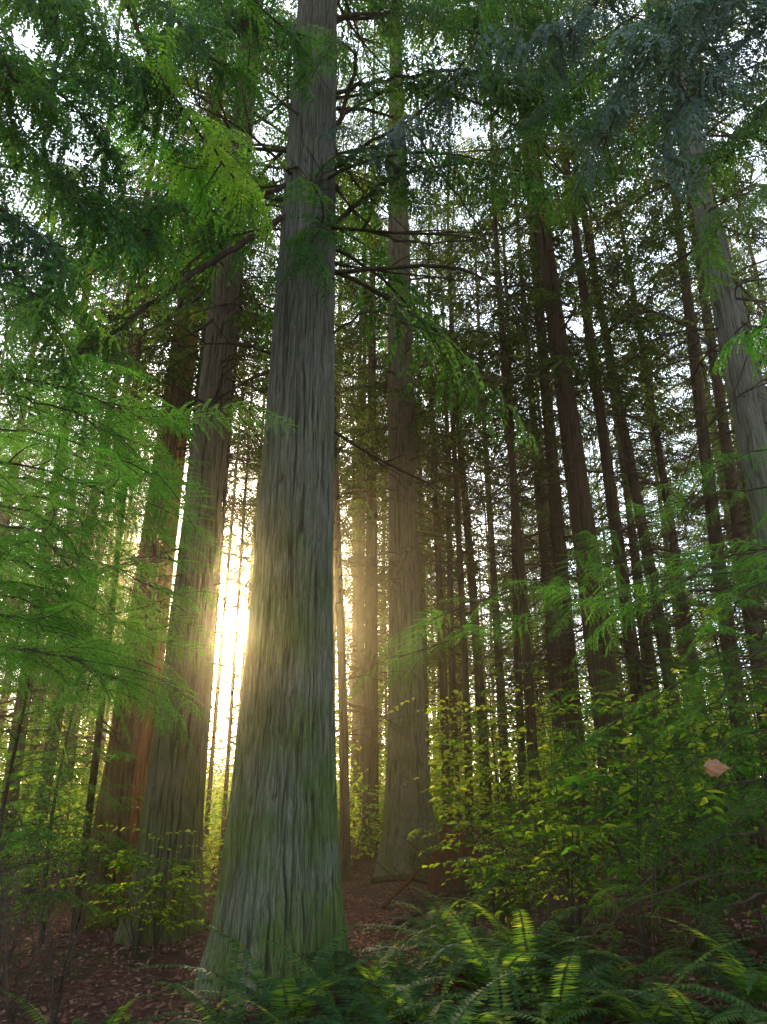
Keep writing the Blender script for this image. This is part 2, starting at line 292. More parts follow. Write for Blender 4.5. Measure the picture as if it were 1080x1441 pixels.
# ------------------------------------------------------------------ long limbs on the main cedar and near overhanging cedars
def spline(pts, n):
    pts = np.asarray(pts, float); m = len(pts); t = np.linspace(0, m-1, n); out = []
    for x in t:
        i = min(int(x), m-2); f = x-i
        p0 = pts[max(i-1, 0)]; p1 = pts[i]; p2 = pts[i+1]; p3 = pts[min(i+2, m-1)]
        out.append(.5*((2*p1)+(-p0+p2)*f+(2*p0-5*p1+4*p2-p3)*f*f+(-p0+3*p1-3*p2+p3)*f**3))
    return np.array(out)
def limb(parent, name, pts, r0, seed, lmat=None, tpls=BC, nfr=0, fs=1.0, t0=.35, twigs=8, hang=-.5):
    r = np.random.default_rng(seed); n = 26; p = spline(pts, n)
    p[1:-1] += r.normal(0, .012, (n-2, 3)); t = np.linspace(0, 1, n)
    mb = MB(); V, F = tube(p, r0*(1-.85*t)+.002, 6); mb.add(V, F, 0)
    for _ in range(twigs):
        i = r.integers(3, n-1); d = r.normal(0, 1, 3); d[2] = abs(d[2])*.2-.3; d += (p[i]-p[i-1])*12; d /= np.linalg.norm(d); L = r.uniform(.15, .7)
        s = np.linspace(0, 1, 5)[:, None]; q = p[i]+d*L*s+np.array([0, 0, -.2*L])*s**2+r.normal(0, .01, (5, 3))*s
        V, F = tube(q, r0*.22*(1-s[:, 0]*.8)+.0012, 3); mb.add(V, F, 0)
    for k in range(nfr):
        x = t0+(1-t0)*(k+.5)/nfr; f = x*(n-1); i = min(int(f), n-2); q = p[i]*(1-(f-i))+p[i+1]*(f-i)
        d = p[i+1]-p[i]; az = math.atan2(d[1], d[0])+(1 if k % 2 else -1)*r.uniform(.3, 1.2)
        put(mb, tpls[r.integers(3)], rot(az, hang+r.uniform(-.45, .3), r.uniform(-.6, .6)), q, fs*r.uniform(.6, 1.25))
    mats = [M_twig, lmat or M_near]; me = mb.mesh(name, mats)
    me.transform(Matrix.Translation(-parent.location)); return obj(name, me, parent=parent)
limb(main, 'dead_branch', [P(462, 385, 7.2), P(560, 376, 6.9), P(640, 378, 6.6), P(700, 405, 6.4), P(752, 470, 6.2)], .026, 1, twigs=22)
limb(main, 'branch', [P(408, 300, 7.1), P(330, 350, 6.4), P(230, 415, 5.8), P(130, 490, 5.3), P(0, 526, 5.0)], .04, 2, M_far, nfr=10, t0=.45, fs=.8, twigs=24, hang=-.2)
limb(main, 'branch', [P(430, 250, 7.2), P(330, 285, 6.6), P(230, 290, 6.2), P(120, 280, 6)], .03, 3, M_near, nfr=28, t0=.25, fs=1.2, twigs=12)
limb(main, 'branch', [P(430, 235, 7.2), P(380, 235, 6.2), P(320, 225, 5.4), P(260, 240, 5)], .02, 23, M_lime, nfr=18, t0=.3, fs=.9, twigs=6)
limb(main, 'branch', [P(470, 240, 7.2), P(520, 200, 6.8), P(600, 150, 6.4), P(700, 20, 6.2)], .03, 4, M_blue, nfr=26, t0=.2, fs=1.3, twigs=14)
limb(main, 'branch', [P(468, 300, 7.2), P(450, 320, 6.6), P(440, 340, 6.3), P(425, 370, 6.1)], .02, 5, M_near, nfr=12, t0=.2, fs=1., twigs=4)
limb(main, 'branch', [P(440, 60, 7.2), P(400, 40, 6.6), P(330, 30, 6.1), P(230, 60, 5.6)], .03, 6, M_near, nfr=26, t0=.3, fs=1.2, twigs=10)
limb(main, 'branch', [P(470, 130, 7.2), P(560, 110, 6.8), P(660, 100, 6.4), P(760, 130, 6.2)], .03, 9, M_near, nfr=34, t0=.2, fs=1.4, twigs=14)
limb(main, 'branch', [P(465, 320, 7.2), P(540, 260, 7.2), P(640, 230, 7.), P(740, 240, 7.)], .03, 10, M_near, nfr=24, t0=.2, fs=1.2, twigs=14)
limb(main, 'branch', [P(455, 30, 7.2), P(560, 20, 7.2), P(660, 0, 7.), P(780, 10, 7.)], .03, 12, M_near, nfr=36, t0=.2, fs=1.5, twigs=14)
limb(main, 'branch', [P(465, 200, 7.2), P(500, 90, 6.8), P(470, 60, 6.4), P(440, 110, 6.)], .03, 13, M_near, nfr=14, t0=.3, fs=1., twigs=6)
limb(main, 'dead_branch', [P(470, 640, 7.2), P(510, 610, 7.3), P(560, 600, 7.4)], .012, 7, twigs=4)
limb(main, 'dead_branch', [P(470, 470, 7.2), P(520, 440, 7.1), P(600, 465, 7.0), P(660, 500, 6.9)], .014, 8, twigs=8)
limb(main, 'dead_branch', [P(468, 180, 7.2), P(560, 120, 7.0), P(700, 160, 6.7), P(830, 290, 6.6), P(870, 420, 6.6)], .022, 14, twigs=24)
limb(main, 'dead_branch', [P(468, 220, 7.2), P(560, 205, 7.0), P(640, 270, 6.8), P(690, 360, 6.7), P(715, 480, 6.6)], .018, 15, twigs=20)
limb(main, 'dead_branch', [P(468, 260, 7.2), P(540, 330, 7.0), P(640, 340, 6.8), P(760, 300, 6.6)], .016, 16, twigs=18)
limb(fir, 'dead_branch', [P(800, 430, 13.3), P(730, 400, 12), P(650, 440, 11), P(590, 520, 10.4)], .03, 17, twigs=24)
limb(fir, 'dead_branch', [P(810, 500, 13.3), P(900, 440, 12), P(980, 470, 11), P(1060, 560, 10.4)], .03, 18, twigs=24)
limb(fir, 'dead_branch', [P(790, 330, 13.3), P(850, 250, 12), P(940, 260, 11), P(1010, 340, 10.4)], .03, 19, twigs=24)
def side_tree(X, Yd, label, seed, limbs, lmat, r0=.22, H=18, tpls=BC, hang=-.5, name='cedar_tree', bark=None, lr=.028):
    e = empty(name, (X, Yd, float(gz(X, Yd))), label=label, category='tree', group='trees of the forest')
    mb = MB(); trunk_builder(mb, H, [-.35, 0, .5, 2, H*.5, H], [r0*1.7, r0*1.5, r0*1.2, r0, r0*.7, .01], 72, (90, H*.6), .015, [(3, 1)], .08, seed)
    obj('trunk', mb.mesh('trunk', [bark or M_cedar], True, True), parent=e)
    for i, (pts, nfr, fs, lm) in enumerate(limbs):
        h = pts[0][2]; st = np.array([X, Yd, h]); pts = [st]+list(pts)
        limb(e, 'branch', pts, lr, seed+i, lm or lmat, nfr=nfr, fs=fs, t0=.25, twigs=8, tpls=tpls, hang=hang)
    return e
L = []
for (a, b, c, Y0, n, s, lm) in [
    ((-120, -60), (60, 20), (200, 110), 4.2, 40, 1.1, None), ((-120, 60), (30, 90), (150, 200), 3.9, 38, 1.1, None), ((-120, 130), (20, 190), (120, 300), 4.0, 34, 1.1, None),
    ((-120, 240), (0, 290), (90, 370), 3.7, 26, 1., None), ((-120, 330), (0, 370), (60, 440), 3.6, 22, .9, None),
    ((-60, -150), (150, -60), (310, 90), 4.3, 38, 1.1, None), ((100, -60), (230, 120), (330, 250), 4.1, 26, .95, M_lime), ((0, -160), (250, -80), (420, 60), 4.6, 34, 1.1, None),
    ((-120, -150), (0, -80), (120, 30), 3.5, 36, 1., None), ((-120, 10), (-30, 60), (60, 150), 3.3, 34, .9, None),
    ((-100, 60), (120, 120), (270, 230), 5.2, 36, 1.1, M_hem), ((-100, 200), (100, 260), (220, 340), 5.4, 36, 1.2, None), ((-100, 380), (60, 410), (150, 480), 5.6, 26, 1., None)]:
    L.append(([P(*a, Y0+.2), P(*b, Y0), P(*c, Y0)], n, s, lm))
side_tree(-5.2, 4.6, 'cedar with long drooping fans of dark green foliage', 300, L, M_near)
L = []
for (a, b, c, Y0, n, s, lm) in [
    ((1250, -120), (1060, -60), (900, 90), 3.9, 38, 1.1, None), ((1250, -60), (1090, 20), (960, 150), 3.7, 38, 1.1, None), ((1300, 60), (1130, 110), (1020, 230), 4.2, 32, 1., M_near),
    ((1100, -200), (930, -90), (790, 60), 4.4, 38, 1.1, None), ((1200, -150), (960, 30), (845, 200), 4.3, 34, .9, None), ((1000, -250), (800, -120), (640, 0), 5, 36, 1.2, M_near),
    ((1250, -200), (1080, -120), (1000, 20), 3.4, 36, .9, None), ((1300, 340), (1140, 400), (1060, 470), 4.4, 20, .7, M_hem), ((1200, -100), (960, 0), (760, 170), 6, 42, 1.4, M_near), ((1250, 0), (1000, 120), (820, 260), 6.4, 36, 1.3, M_near), ((1300, 180), (1120, 240), (1000, 330), 7, 26, 1.2, M_near)]:
    L.append(([P(*a, Y0+.2), P(*b, Y0), P(*c, Y0)], n, s, lm))
side_tree(5.4, 4.4, 'cedar with hanging blue-green sprays of scale leaves', 400, L, M_blue)
# leafy hemlocks reaching in from both sides at mid height
L = []; r = np.random.default_rng(450)
for i in range(20):
    v = 545+i*22+r.uniform(-10, 10); ue = r.uniform(90, 240)*(1 if v < 860 else .7); Y0 = r.uniform(4.3, 6.6)
    L.append(([P(-160, v-40, Y0+.2), P(ue*.25, v-30, Y0), P(ue, v+r.uniform(0, 50), Y0)], 22, r.uniform(.6, .85), None))
side_tree(-4.9, 5.3, 'hemlock with broad flat sprays of glowing bright green needles', 460, L, M_hem, .12, 9, BH, -.12, 'hemlock_tree', M_twig, .014)
L = []
for (ue, v, Y0, s) in [(560, 905, 6.2, .6), (610, 850, 6.5, .6), (690, 880, 5.8, .6), (820, 760, 6.5, .6), (900, 850, 5.5, .6), (960, 700, 6.4, .6), (1000, 980, 4.8, .45), (850, 1010, 5.8, .5), (940, 1100, 5.4, .45), (880, 1240, 5.6, .42), (940, 1330, 5.2, .4), (1000, 1190, 5.2, .4), (820, 1300, 5.4, .4), (900, 1170, 5.8, .45), (1010, 880, 5., .55)]:
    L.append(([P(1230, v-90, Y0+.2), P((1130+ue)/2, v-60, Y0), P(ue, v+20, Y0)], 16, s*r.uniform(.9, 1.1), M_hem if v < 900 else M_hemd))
side_tree(4.5, 5.8, 'hemlock with flat drooping feathery green sprays', 480, L, M_hem, .12, 9, BH, -.15, 'hemlock_tree', M_twig, .012)
# ------------------------------------------------------------------ forest of slimmer trees
trunks = []; crowns = []; thick = []
for k in range(5):
    r0 = [.15, .19, .11, .24, .16][k]; H = [27, 30, 23, 32, 28][k]; hs = [-.35, 0, .5, 2, 12, H]; rs = [r0*1.5, r0*1.3, r0*1.1, r0, r0*.7, .01]
    mb = MB(); c = trunk_builder(mb, H, hs, rs, 28, (80, 16), .014, [(3, k)], .06, 500+k, sweep=[.3, -.25, .4, .1, -.4][k], cell=.09)
    deadtwigs(mb, c, lambda h: np.interp(h, hs, rs), [110, 120, 90, 120, 105][k], 2.5, 15, 1.9, 600+k)
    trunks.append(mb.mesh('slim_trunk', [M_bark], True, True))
    crowns.append(crown_mesh('slim_crown', H, [9, 10, 8, 11, 9.5][k], [72, 78, 66, 82, 74][k], [2.7, 3.0, 2.4, 3.1, 2.8][k], 700+k, BF, M_far, c))
    thick.append(crown_mesh('full_crown', H, [5.5, 7, 5, 8, 6][k], [94, 102, 86, 102, 94][k], [3.1, 3.3, 2.8, 3.5, 3.1][k], 750+k, BF, M_far, c))
LAB = ['slim straight conifer with dead twigs along a bare trunk', 'tall narrow conifer with a dark high crown', 'thin young conifer with patchy foliage', 'stout dark conifer rising to a dense crown', 'slim brown-barked conifer with sparse limbs']
def slim(X, Yd, k, s=1., tx=0., ty=0., rz=0.):
    e = empty('conifer_tree', (X, Yd, float(gz(X, Yd))), rz=rz, sc=(s, s, max(.75, 1+.4*(s-1))), tilt=(ty, tx), label=LAB[k], category='tree', group='trees of the forest')
    for nm, me in (('trunk', trunks[k]), ('crown', (thick if Yd > 24 else crowns)[k])): obj(nm, me, parent=e)
placed = []
def add(u, Yd, k, s=1., tx=0.):
    X = (u-540)/1115*Yd; placed.append((X, Yd)); slim(X, Yd, k, s, tx, 0, R.uniform(0, 6.28))
for a in [(132, 10.5, 2, .45, .0), (62, 14, 0, .8, .03), (286, 14.5, 2, .45, .004), (296, 18.5, 2, .5, .0), (319, 16.5, 2, .42, .004), (331, 20, 2, .6, .0), (343, 17, 2, .4, .01), (352, 23, 0, .7, 0), (228, 15.5, 0, .8, .01), (488, 15, 2, .85, .02), (522, 19, 3, .8, 0), (505, 24, 1, .8, 0),
          (462, 22, 0, 1, 0), (628, 21, 0, .8, -.01), (642, 24, 1, .7, .01), (659, 19.5, 2, .9, -.025), (684, 21, 4, .9, 0), (712, 25, 1, .8, 0), (752, 14.5, 2, .9, -.02), (735, 19, 0, .7, 0.01),
          (815, 17, 1, 1.0, -.01), (915, 14.8, 4, .9, -.05), (792, 21, 3, .7, 0), (968, 16, 4, .9, -.03), (1008, 17.5, 0, .8, -.05), (1050, 14, 1, .8, -.02), (1090, 18, 3, .8, -.03), (938, 21, 1, .7, 0),
          (20, 17, 1, .9, .03), (95, 20, 4, .9, .02), (560, 27, 1, .9, 0), (600, 28, 0, 1, 0)]: add(*a)
tries = 0
while len(placed) < 96 and tries < 6000:
    tries += 1
    Yd = 18+32*R.random()**.8; X = R.uniform(-.62, .66)*Yd
    perp = X*sd[1]-Yd*sd[0]
    if abs(perp-.4) < (1.2 if Yd < 24 else 3.9): continue
    if any((X-a)**2+(Yd-b)**2 < 2.0**2 for a, b in placed): continue
    placed.append((X, Yd)); slim(X, Yd, int(R.integers(5)), R.uniform(.6, 1.2), R.normal(0, .025), R.normal(0, .02), R.uniform(0, 6.28))
# ------------------------------------------------------------------ distant woodland & undergrowth (uncountable)
mb = MB(); r = np.random.default_rng(90)
for _ in range(110):
    Yd = r.uniform(54, 95); X = r.uniform(-.8, .8)*Yd; perp = X*sd[1]-Yd*sd[0]
    if abs(perp) < 5: continue
    H = r.uniform(14, 26); t = np.array([0, .5, 1.])
    V, F = tube(np.stack([X+0*t, Yd+0*t, -0.5+t*H], -1), .2*(1-.9*t)+.02, 5); mb.add(V, F, 0)
    n = 380; h = r.uniform(.1, 1, n)**.9; rad = (1-h)*3.4+.4; a = r.uniform(0, 6.28, n); q = rad*r.random(n)**.6
    base = np.stack([X+q*np.cos(a), Yd+q*np.sin(a), h*H-.2*q], -1); d = np.stack([np.cos(a), np.sin(a), -.3+0*a], -1)
    V, F = leaves(base, d, r.normal(0, .6, (n, 3))+[0, 0, 1], r.uniform(.4, .8, n), r.uniform(.15, .35, n)); mb.add(V, F, 1)
obj('distant_woodland', mb.mesh('distant_woodland', [M_bark, M_far]), kind='stuff', label='far-off conifer woodland closing the view', category='woodland')
mb = MB()
for q_ in range(700):
    tall = q_ >= 480
    Yd = r.uniform(32, 58) if tall else r.uniform(17, 60); X = r.uniform(-.62, .66)*Yd; s = (r.uniform(2.2, 4.4) if tall else r.uniform(.7, 1.9))*(1+Yd/80); n = int(90*min(s, 3))
    perp = X*sd[1]-Yd*sd[0]
    if abs(perp-.7) < 3: s = min(s, .045*Yd)
    c = r.normal(0, 1, (n, 3)); c /= np.linalg.norm(c, axis=1)[:, None]; c *= (r.random(n)**.4)[:, None]
    base = np.array([X, Yd, float(gz(X, Yd))+.7*s])+c*np.array([.9*s, .9*s, 1.1*s])
    lk = 1.6 if tall else 1
    V, F = broad(base, r.normal(0, 1, (n, 3))*[1, 1, .5], r.normal(0, .5, (n, 3))+[0, 0, 1], r.uniform(.09, .2, n)*lk, r.uniform(.06, .12, n)*lk); mb.add(V, F, 0)
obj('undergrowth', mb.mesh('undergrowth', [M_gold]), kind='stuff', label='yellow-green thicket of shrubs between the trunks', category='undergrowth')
# ------------------------------------------------------------------ hemlock saplings
saps = []
for k in range(3):
    r = np.random.default_rng(800+k); H = [3.6, 4.4, 2.6][k]; wood = MB(); t = np.linspace(0, 1, 12)
    pth = np.stack([.06*np.sin(t*5+k), .05*np.sin(t*4), t*H], -1); V, F = tube(pth, .028*(1-t*.9), 7); wood.add(V, F)
    cr = MB(); nb = [42, 52, 34][k]
    for i in range(nb):
        f = .1+.88*i/nb; L = (1.45*(1-f)**.7+.2)*r.uniform(.7, 1.15); h = f*H
        c = np.array([np.interp(f, t, pth[:, 0]), np.interp(f, t, pth[:, 1]), h])
        put(cr, BH[r.integers(3)], rot(i*2.399+r.uniform(-.4, .4), .1+r.uniform(-.2, .15), r.uniform(-.3, .3)), c, L/1.15)
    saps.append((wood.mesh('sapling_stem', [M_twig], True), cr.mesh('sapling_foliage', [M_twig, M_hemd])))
def sapling(X, Yd, k, s, rz, label='young hemlock with flat feathery bright green sprays'):
    e = empty('hemlock_sapling', (X, Yd, float(gz(X, Yd))-.02), rz=rz, sc=(s, s, s), label=label, category='sapling', group='hemlock saplings in the understorey')
    obj('trunk', saps[k][0], parent=e); obj('crown', saps[k][1], parent=e)
for (u, Yd, k, s) in [(20, 7.2, 1, 1.), (90, 9.6, 0, 1.05), (60, 12.4, 1, 1.1), (850, 10.6, 0, .9), (1040, 8.4, 0, 1.05), (960, 11.5, 1, 1.), (1180, 7.5, 1, 1.), (700, 14, 1, .9), (800, 7.6, 2, .8)]:
    sapling((u-540)/1115*Yd, Yd, k, s, R.uniform(0, 6.28))
# ------------------------------------------------------------------ broadleaf shrubs
shr = []
for k in range(4):
    r = np.random.default_rng(850+k); st = MB(); lf = MB(); Hh = [1.7, 1.2, 2.1, 1.5][k]
    for i in range([8, 8, 7, 9][k]):
        a = r.uniform(0, 6.28); out = r.uniform(.3, .9)*Hh*.7; t = np.linspace(0, 1, 9)
        p = np.stack([math.cos(a)*out*t**1.4, math.sin(a)*out*t**1.4, Hh*r.uniform(.5, 1)*np.sin(t*1.7)], -1)+r.normal(0, .014, (9, 3))*t[:, None]
        V, F = tube(p, .007*(1-t*.8), 4); st.add(V, F)
        for _k in range(6):
            j = r.integers(2, 9); b = p[j]; aa = a+r.uniform(-1.8, 1.8); L = r.uniform(.2, .55)
            s = np.linspace(0, 1, 5)[:, None]; d = np.array([math.cos(aa), math.sin(aa), r.uniform(-.1, .5)])
            q = b+d*L*s-np.array([0, 0, .25*L])*s**2; V, F = tube(q, .003*(1-.7*s[:, 0]), 3); st.add(V, F)
            n = int(L/.05); x = np.linspace(.1, 1, n); bb = b+d*L*x[:, None]-np.array([0, 0, .25*L])*(x**2)[:, None]
            sg = np.where(np.arange(n) % 2, 1, -1)*r.uniform(.6, 1.2, n); dd = np.stack([math.cos(aa)*np.cos(sg)-math.sin(aa)*np.sin(sg), math.sin(aa)*np.cos(sg)+math.cos(aa)*np.sin(sg), r.uniform(-.5, .1, n)], -1)
            sz = r.uniform(.9, 1.8)
            V, F = broad(bb, dd, r.normal(0, .35, (n, 3))+[0, 0, 1], r.uniform(.035, .075, n)*sz, r.uniform(.024, .045, n)*sz); lf.add(V, F)
    shr.append((st, lf))
shm = [(a.mesh('shrub_stems', [M_twig]), b.mesh('shrub_leaves', [M_shrub])) for a, b in shr]
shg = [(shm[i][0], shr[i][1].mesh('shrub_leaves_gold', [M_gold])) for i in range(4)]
def shrub(u, Yd, k, s, gold=False):
    X = (u-540)/1115*Yd
    e = empty('shrub', (X, Yd, float(gz(X, Yd))-.03), rz=R.uniform(0, 6.28), sc=(s, s, s), label='yellow-green leafy shrub glowing in backlight' if gold else 'leafy green shrub with thin arching stems', category='shrub', group='shrubs of the understorey')
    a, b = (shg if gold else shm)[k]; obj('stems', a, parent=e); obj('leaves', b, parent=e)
for s in [(790, 7.2, 0, 1.1, 1), (880, 6.8, 3, 1.2, 0), (960, 6.6, 0, 1.3, 0), (1050, 6.2, 3, 1.2, 0), (820, 8.8, 2, 1.1, 1), (910, 8.8, 0, 1.4, 0), (990, 8.4, 2, 1.3, 0), (1080, 7.4, 2, 1.3, 0),
          (690, 9.8, 0, 1., 1), (740, 11, 2, 1.2, 1), (820, 11.5, 0, 1.5, 1), (650, 13.5, 1, 1.2, 1), (900, 13, 2, 1.5, 0), (980, 12, 0, 1.6, 1), (1060, 11, 3, 1.6, 0), (720, 14, 3, 1.5, 1), (1000, 15, 2, 1.6, 1), (780, 16, 2, 1.5, 0),
          (240, 8.6, 1, .9, 1), (215, 8.2, 0, .8, 1), (90, 9.5, 0, 1.1, 0), (30, 11, 2, 1.2, 0), (110, 13, 3, 1.3, 1), (320, 11.5, 1, 1., 1), (345, 15, 0, 1.2, 1), (500, 17, 0, 1, 0), (-20, 8.6, 2, 1.1, 0), (460, 19, 2, 1, 1),
          (1120, 5.4, 0, .9, 0), (230, 12, 3, 1., 1), (530, 20, 0, 1.3, 1), (730, 7.8, 1, 1., 1), (700, 8.4, 3, .8, 0)]: shrub(*s)
# bare shrubs
bs = MB(); r = np.random.default_rng(870)
for i in range(9):
    a = r.uniform(0, 6.28); t = np.linspace(0, 1, 9); o_ = r.uniform(.15, .5)
    p = np.stack([math.cos(a)*o_*t**1.3, math.sin(a)*o_*t**1.3, r.uniform(.8, 1.6)*t], -1)+r.normal(0, .015, (9, 3))*t[:, None]; V, F = tube(p, .006*(1-.75*t), 4); bs.add(V, F)
    for _k in range(7):
        b = p[r.integers(2, 9)]; d = r.normal(0, 1, 3); d[2] = abs(d[2])*.8+.2; d /= np.linalg.norm(d); l = r.uniform(.15, .45)
        V, F = tube([b, b+d*l*.5+r.normal(0, .01, 3), b+d*l], [.003, .002, .001], 3); bs.add(V, F)
bm = bs.mesh('bare_shrub', [M_twig])
for (u, Yd, s) in [(10, 4.4, .9), (70, 5.1, .9), (120, 6.2, 1.), (40, 7, 1.), (-20, 5.8, 1.1), (640, 10, .8), (690, 7.8, .9), (600, 8.5, .6), (660, 9, .7), (760, 6.8, .8)]:
    X = (u-540)/1115*Yd; obj('bare_shrub', bm, (X, Yd, float(gz(X, Yd))-.02), rz=R.uniform(0, 6.28), sc=(s, s, s), label='leafless shrub of thin dark twigs', category='shrub', group='bare shrubs on the forest floor')
# ------------------------------------------------------------------ sword ferns
ferns = []
for k in range(4):
    r = np.random.default_rng(880+k); mb = MB(); nf = [15, 13, 16, 11][k]
    for i in range(nf):
        a = i*2.399+r.uniform(-.3, .3); L = r.uniform(.7, 1.2); el = r.uniform(.75, 1.3); n = 40
        t = np.linspace(0, 1, n); ang = el-t*r.uniform(1.2, 1.9); ds = L/n
        hx = np.cumsum(np.cos(ang))*ds; hz = np.cumsum(np.sin(ang))*ds; bend = r.uniform(-.25, .25)*t**2*L
        d0 = np.array([math.cos(a), math.sin(a), 0]); s0 = np.array([-d0[1], d0[0], 0])
        p = d0*hx[:, None]+s0*bend[:, None]+np.array([0, 0, 1])*hz[:, None]
        V, F = tube(p[::3], .0035*(1-.8*t[::3]), 3); mb.add(V, F, 0)
        tan = np.gradient(p, axis=0); tan /= np.linalg.norm(tan, axis=1)[:, None]; up = np.cross(tan, s0)*-1
        w = .105*np.minimum(1, .35+4*t)*(1-t**2.2)+.006
        for sg in (-1, 1):
            q = p[5:]; dd = s0*sg+tan[5:]*.35+up[5:]*r.uniform(-.1, .25)-np.array([0, 0, .12])+r.normal(0, .05, q.shape)
            V, F = leaves(q, dd, up[5:]+r.normal(0, .12, q.shape), w[5:]*r.uniform(.9, 1.1), L/n*.95, .22); mb.add(V, F, 1)
    ferns.append(mb.mesh('sword_fern', [M_twig, M_fern]))
for (u, Yd, k, s) in [(420, 5.6, 0, 1.), (500, 5.2, 1, .9), (560, 5.8, 2, 1.05), (350, 5.2, 3, .8), (630, 5.2, 2, 1.), (690, 5.9, 0, 1.1), (530, 6.6, 1, .8), (620, 6.6, 3, 1.), (760, 5.3, 0, 1.), (820, 6.0, 2, .8),
                      (460, 4.6, 3, .8), (590, 4.5, 0, .9), (700, 4.6, 1, .9), (800, 4.6, 2, .7), (880, 5.1, 1, .95), (950, 4.7, 3, .7), (1030, 5.1, 0, .95), (640, 7.8, 2, .8), (720, 6.9, 1, 1.), (180, 5.4, 3, .7), (150, 4.9, 1, .7), (900, 4.2, 0, .7), (610, 9.2, 0, .7), (280, 5.0, 2, .6), (1080, 4.3, 2, .9), (670, 6.4, 2, 1.1), (730, 6.1, 3, 1.05)]:
    X = (u-540)/1115*Yd
    obj('sword_fern', ferns[k], (X, Yd, float(gz(X, Yd))-.02), rz=R.uniform(0, 6.28), sc=(s, s, s), label='sword fern with arching dark green fronds', category='fern', group='ferns on the forest floor')
# ------------------------------------------------------------------ fallen pole, stump, litter
def log(name, a, b, r0, seed, mat, label):
    r = np.random.default_rng(seed); a = np.array(a, float); b = np.array(b, float); n = 24; t = np.linspace(0, 1, n)
    p = a+(b-a)*t[:, None]+np.array([.03, 0, .06])*np.sin(t*6)[:, None]+r.normal(0, .008, (n, 3)); V, F = tube(p-a, r0*(1-.45*t)*(1+.1*r.random(n)), 12); V = V+r.normal(0, r0*.1, V.shape)
    mb = MB(); mb.add(V, F)
    c0 = len(V); mb.add(np.array([V[0], V[3], V[6], V[9]]), [[0, 1, 2, 3]])
    for _ in range(9):
        q = (p-a)[r.integers(3, n-2)]; d = r.normal(0, 1, 3); d[2] = abs(d[2]); d /= np.linalg.norm(d); VV, FF = tube([q, q+d*.12, q+d*r.uniform(.2, .5)], [.010, .007, .003], 4); mb.add(VV, FF)
    return obj(name, mb.mesh(name, [mat], True), tuple(a), label=label, category='log')
log('fallen_log', P(540, 1262, 8.2)+[0, 0, -.1], P(664, 1158, 9.8), .022, 1, M_rot, 'thin reddish fallen pole propped above the forest floor')
log('fallen_log', (1.0, 12.6, .12), (3.8, 13.4, .3), .10, 2, M_bark, 'rotting brown log lying among ferns')
log('fallen_log', (-.2, 13.5, .1), (1.6, 12.0, .2), .05, 3, M_bark, 'dark fallen branch lying on needles')
log('fallen_log', (-4.6, 9.2, -.1), (-2.9, 8.0, -.08), .05, 4, M_bark, 'dark fallen branch lying on needles')
log('fallen_log', (.5, 10.6, .15), (1.7, 9.6, .55), .03, 5, M_bark, 'broken grey branch resting on brush')
log('fallen_log', (.1, 9.4, .1), (1.3, 10.2, .25), .03, 6, M_twig, 'broken grey branch resting on brush')
def stump(X, Yd, r0, H, seed, label):
    r = np.random.default_rng(seed); segs = 48; z = np.linspace(-.2, 1, 24); th = np.arange(segs)/segs
    top = H*(.55+.9*vnoise(th*7, th*0+5, 7, seed)); U, Zn = np.meshgrid(th, z); Zg = Zn*top[None]
    Rg = r0*(1+.35*np.exp(-np.maximum(Zg, 0)/.25)+.12*np.sin(U*2*np.pi*4)+.12*vnoise(U*18, Zg*2+20, 18, seed+1))
    V = np.stack([Rg*np.cos(2*np.pi*U), Rg*np.sin(2*np.pi*U), Zg], -1).reshape(-1, 3); mb = MB(); i = np.arange(23)[:, None]; j = np.arange(segs)[None]; k = (j+1) % segs
    mb.add(V, np.stack([i*segs+j, i*segs+k, (i+1)*segs+k, (i+1)*segs+j], -1).reshape(-1, 4))
    Vi = V.reshape(24, segs, 3)[-1]; inn = Vi*[.35, .35, .5]; VV = np.concatenate([Vi, inn]); j = np.arange(segs); k = (j+1) % segs
    mb.add(VV, np.stack([j, k, k+segs, j+segs], -1)); 
    c = inn.mean(0); jj = np.arange(0, segs, 2); mb.add(np.concatenate([inn, c[None]]), np.stack([jj, (jj+1) % segs, (jj+2) % segs, np.full(len(jj), segs)], -1))
    obj('tree_stump', mb.mesh('tree_stump', [M_rot], True), (X, Yd, float(gz(X, Yd))), label=label, category='stump')
stump(1.15, 11.8, .42, .75, 5, 'jagged rotting reddish stump among debris'); stump(-4.0, 7.6, .16, .35, 6, 'small broken mossy stump')
mb = MB(); n = 46000; r = np.random.default_rng(95); Yd = 3.5+16*r.random(n)**1.5; X = r.uniform(-.62, .62, n)*(Yd+1)
base = np.stack([X, Yd, gz(X, Yd)+r.uniform(.0, .035, n)], -1)
V, F = leaves(base, r.normal(0, 1, (n, 3))*[1, 1, .25], r.normal(0, .45, (n, 3))+[0, 0, 1], r.uniform(.025, .08, n), r.uniform(.012, .045, n)); mb.add(V, F, 0)
for _ in range(1300):
    y = 3.6+11*r.random(); x = r.uniform(-.6, .6)*(y+1); a = r.uniform(0, 6.28); L = r.uniform(.1, .6); z = float(gz(x, y))+.02
    p = np.array([[x, y, z], [x+math.cos(a)*L*.5, y+math.sin(a)*L*.5, z+.03], [x+math.cos(a+.2)*L, y+math.sin(a+.2)*L, z+.01]]); V, F = tube(p, [.006, .005, .002], 3); mb.add(V, F, 1)
obj('leaf_litter', mb.mesh('leaf_litter', [M_lit, M_twig]), kind='stuff', label='reddish dead leaves and fallen twigs on soil', category='leaf litter')
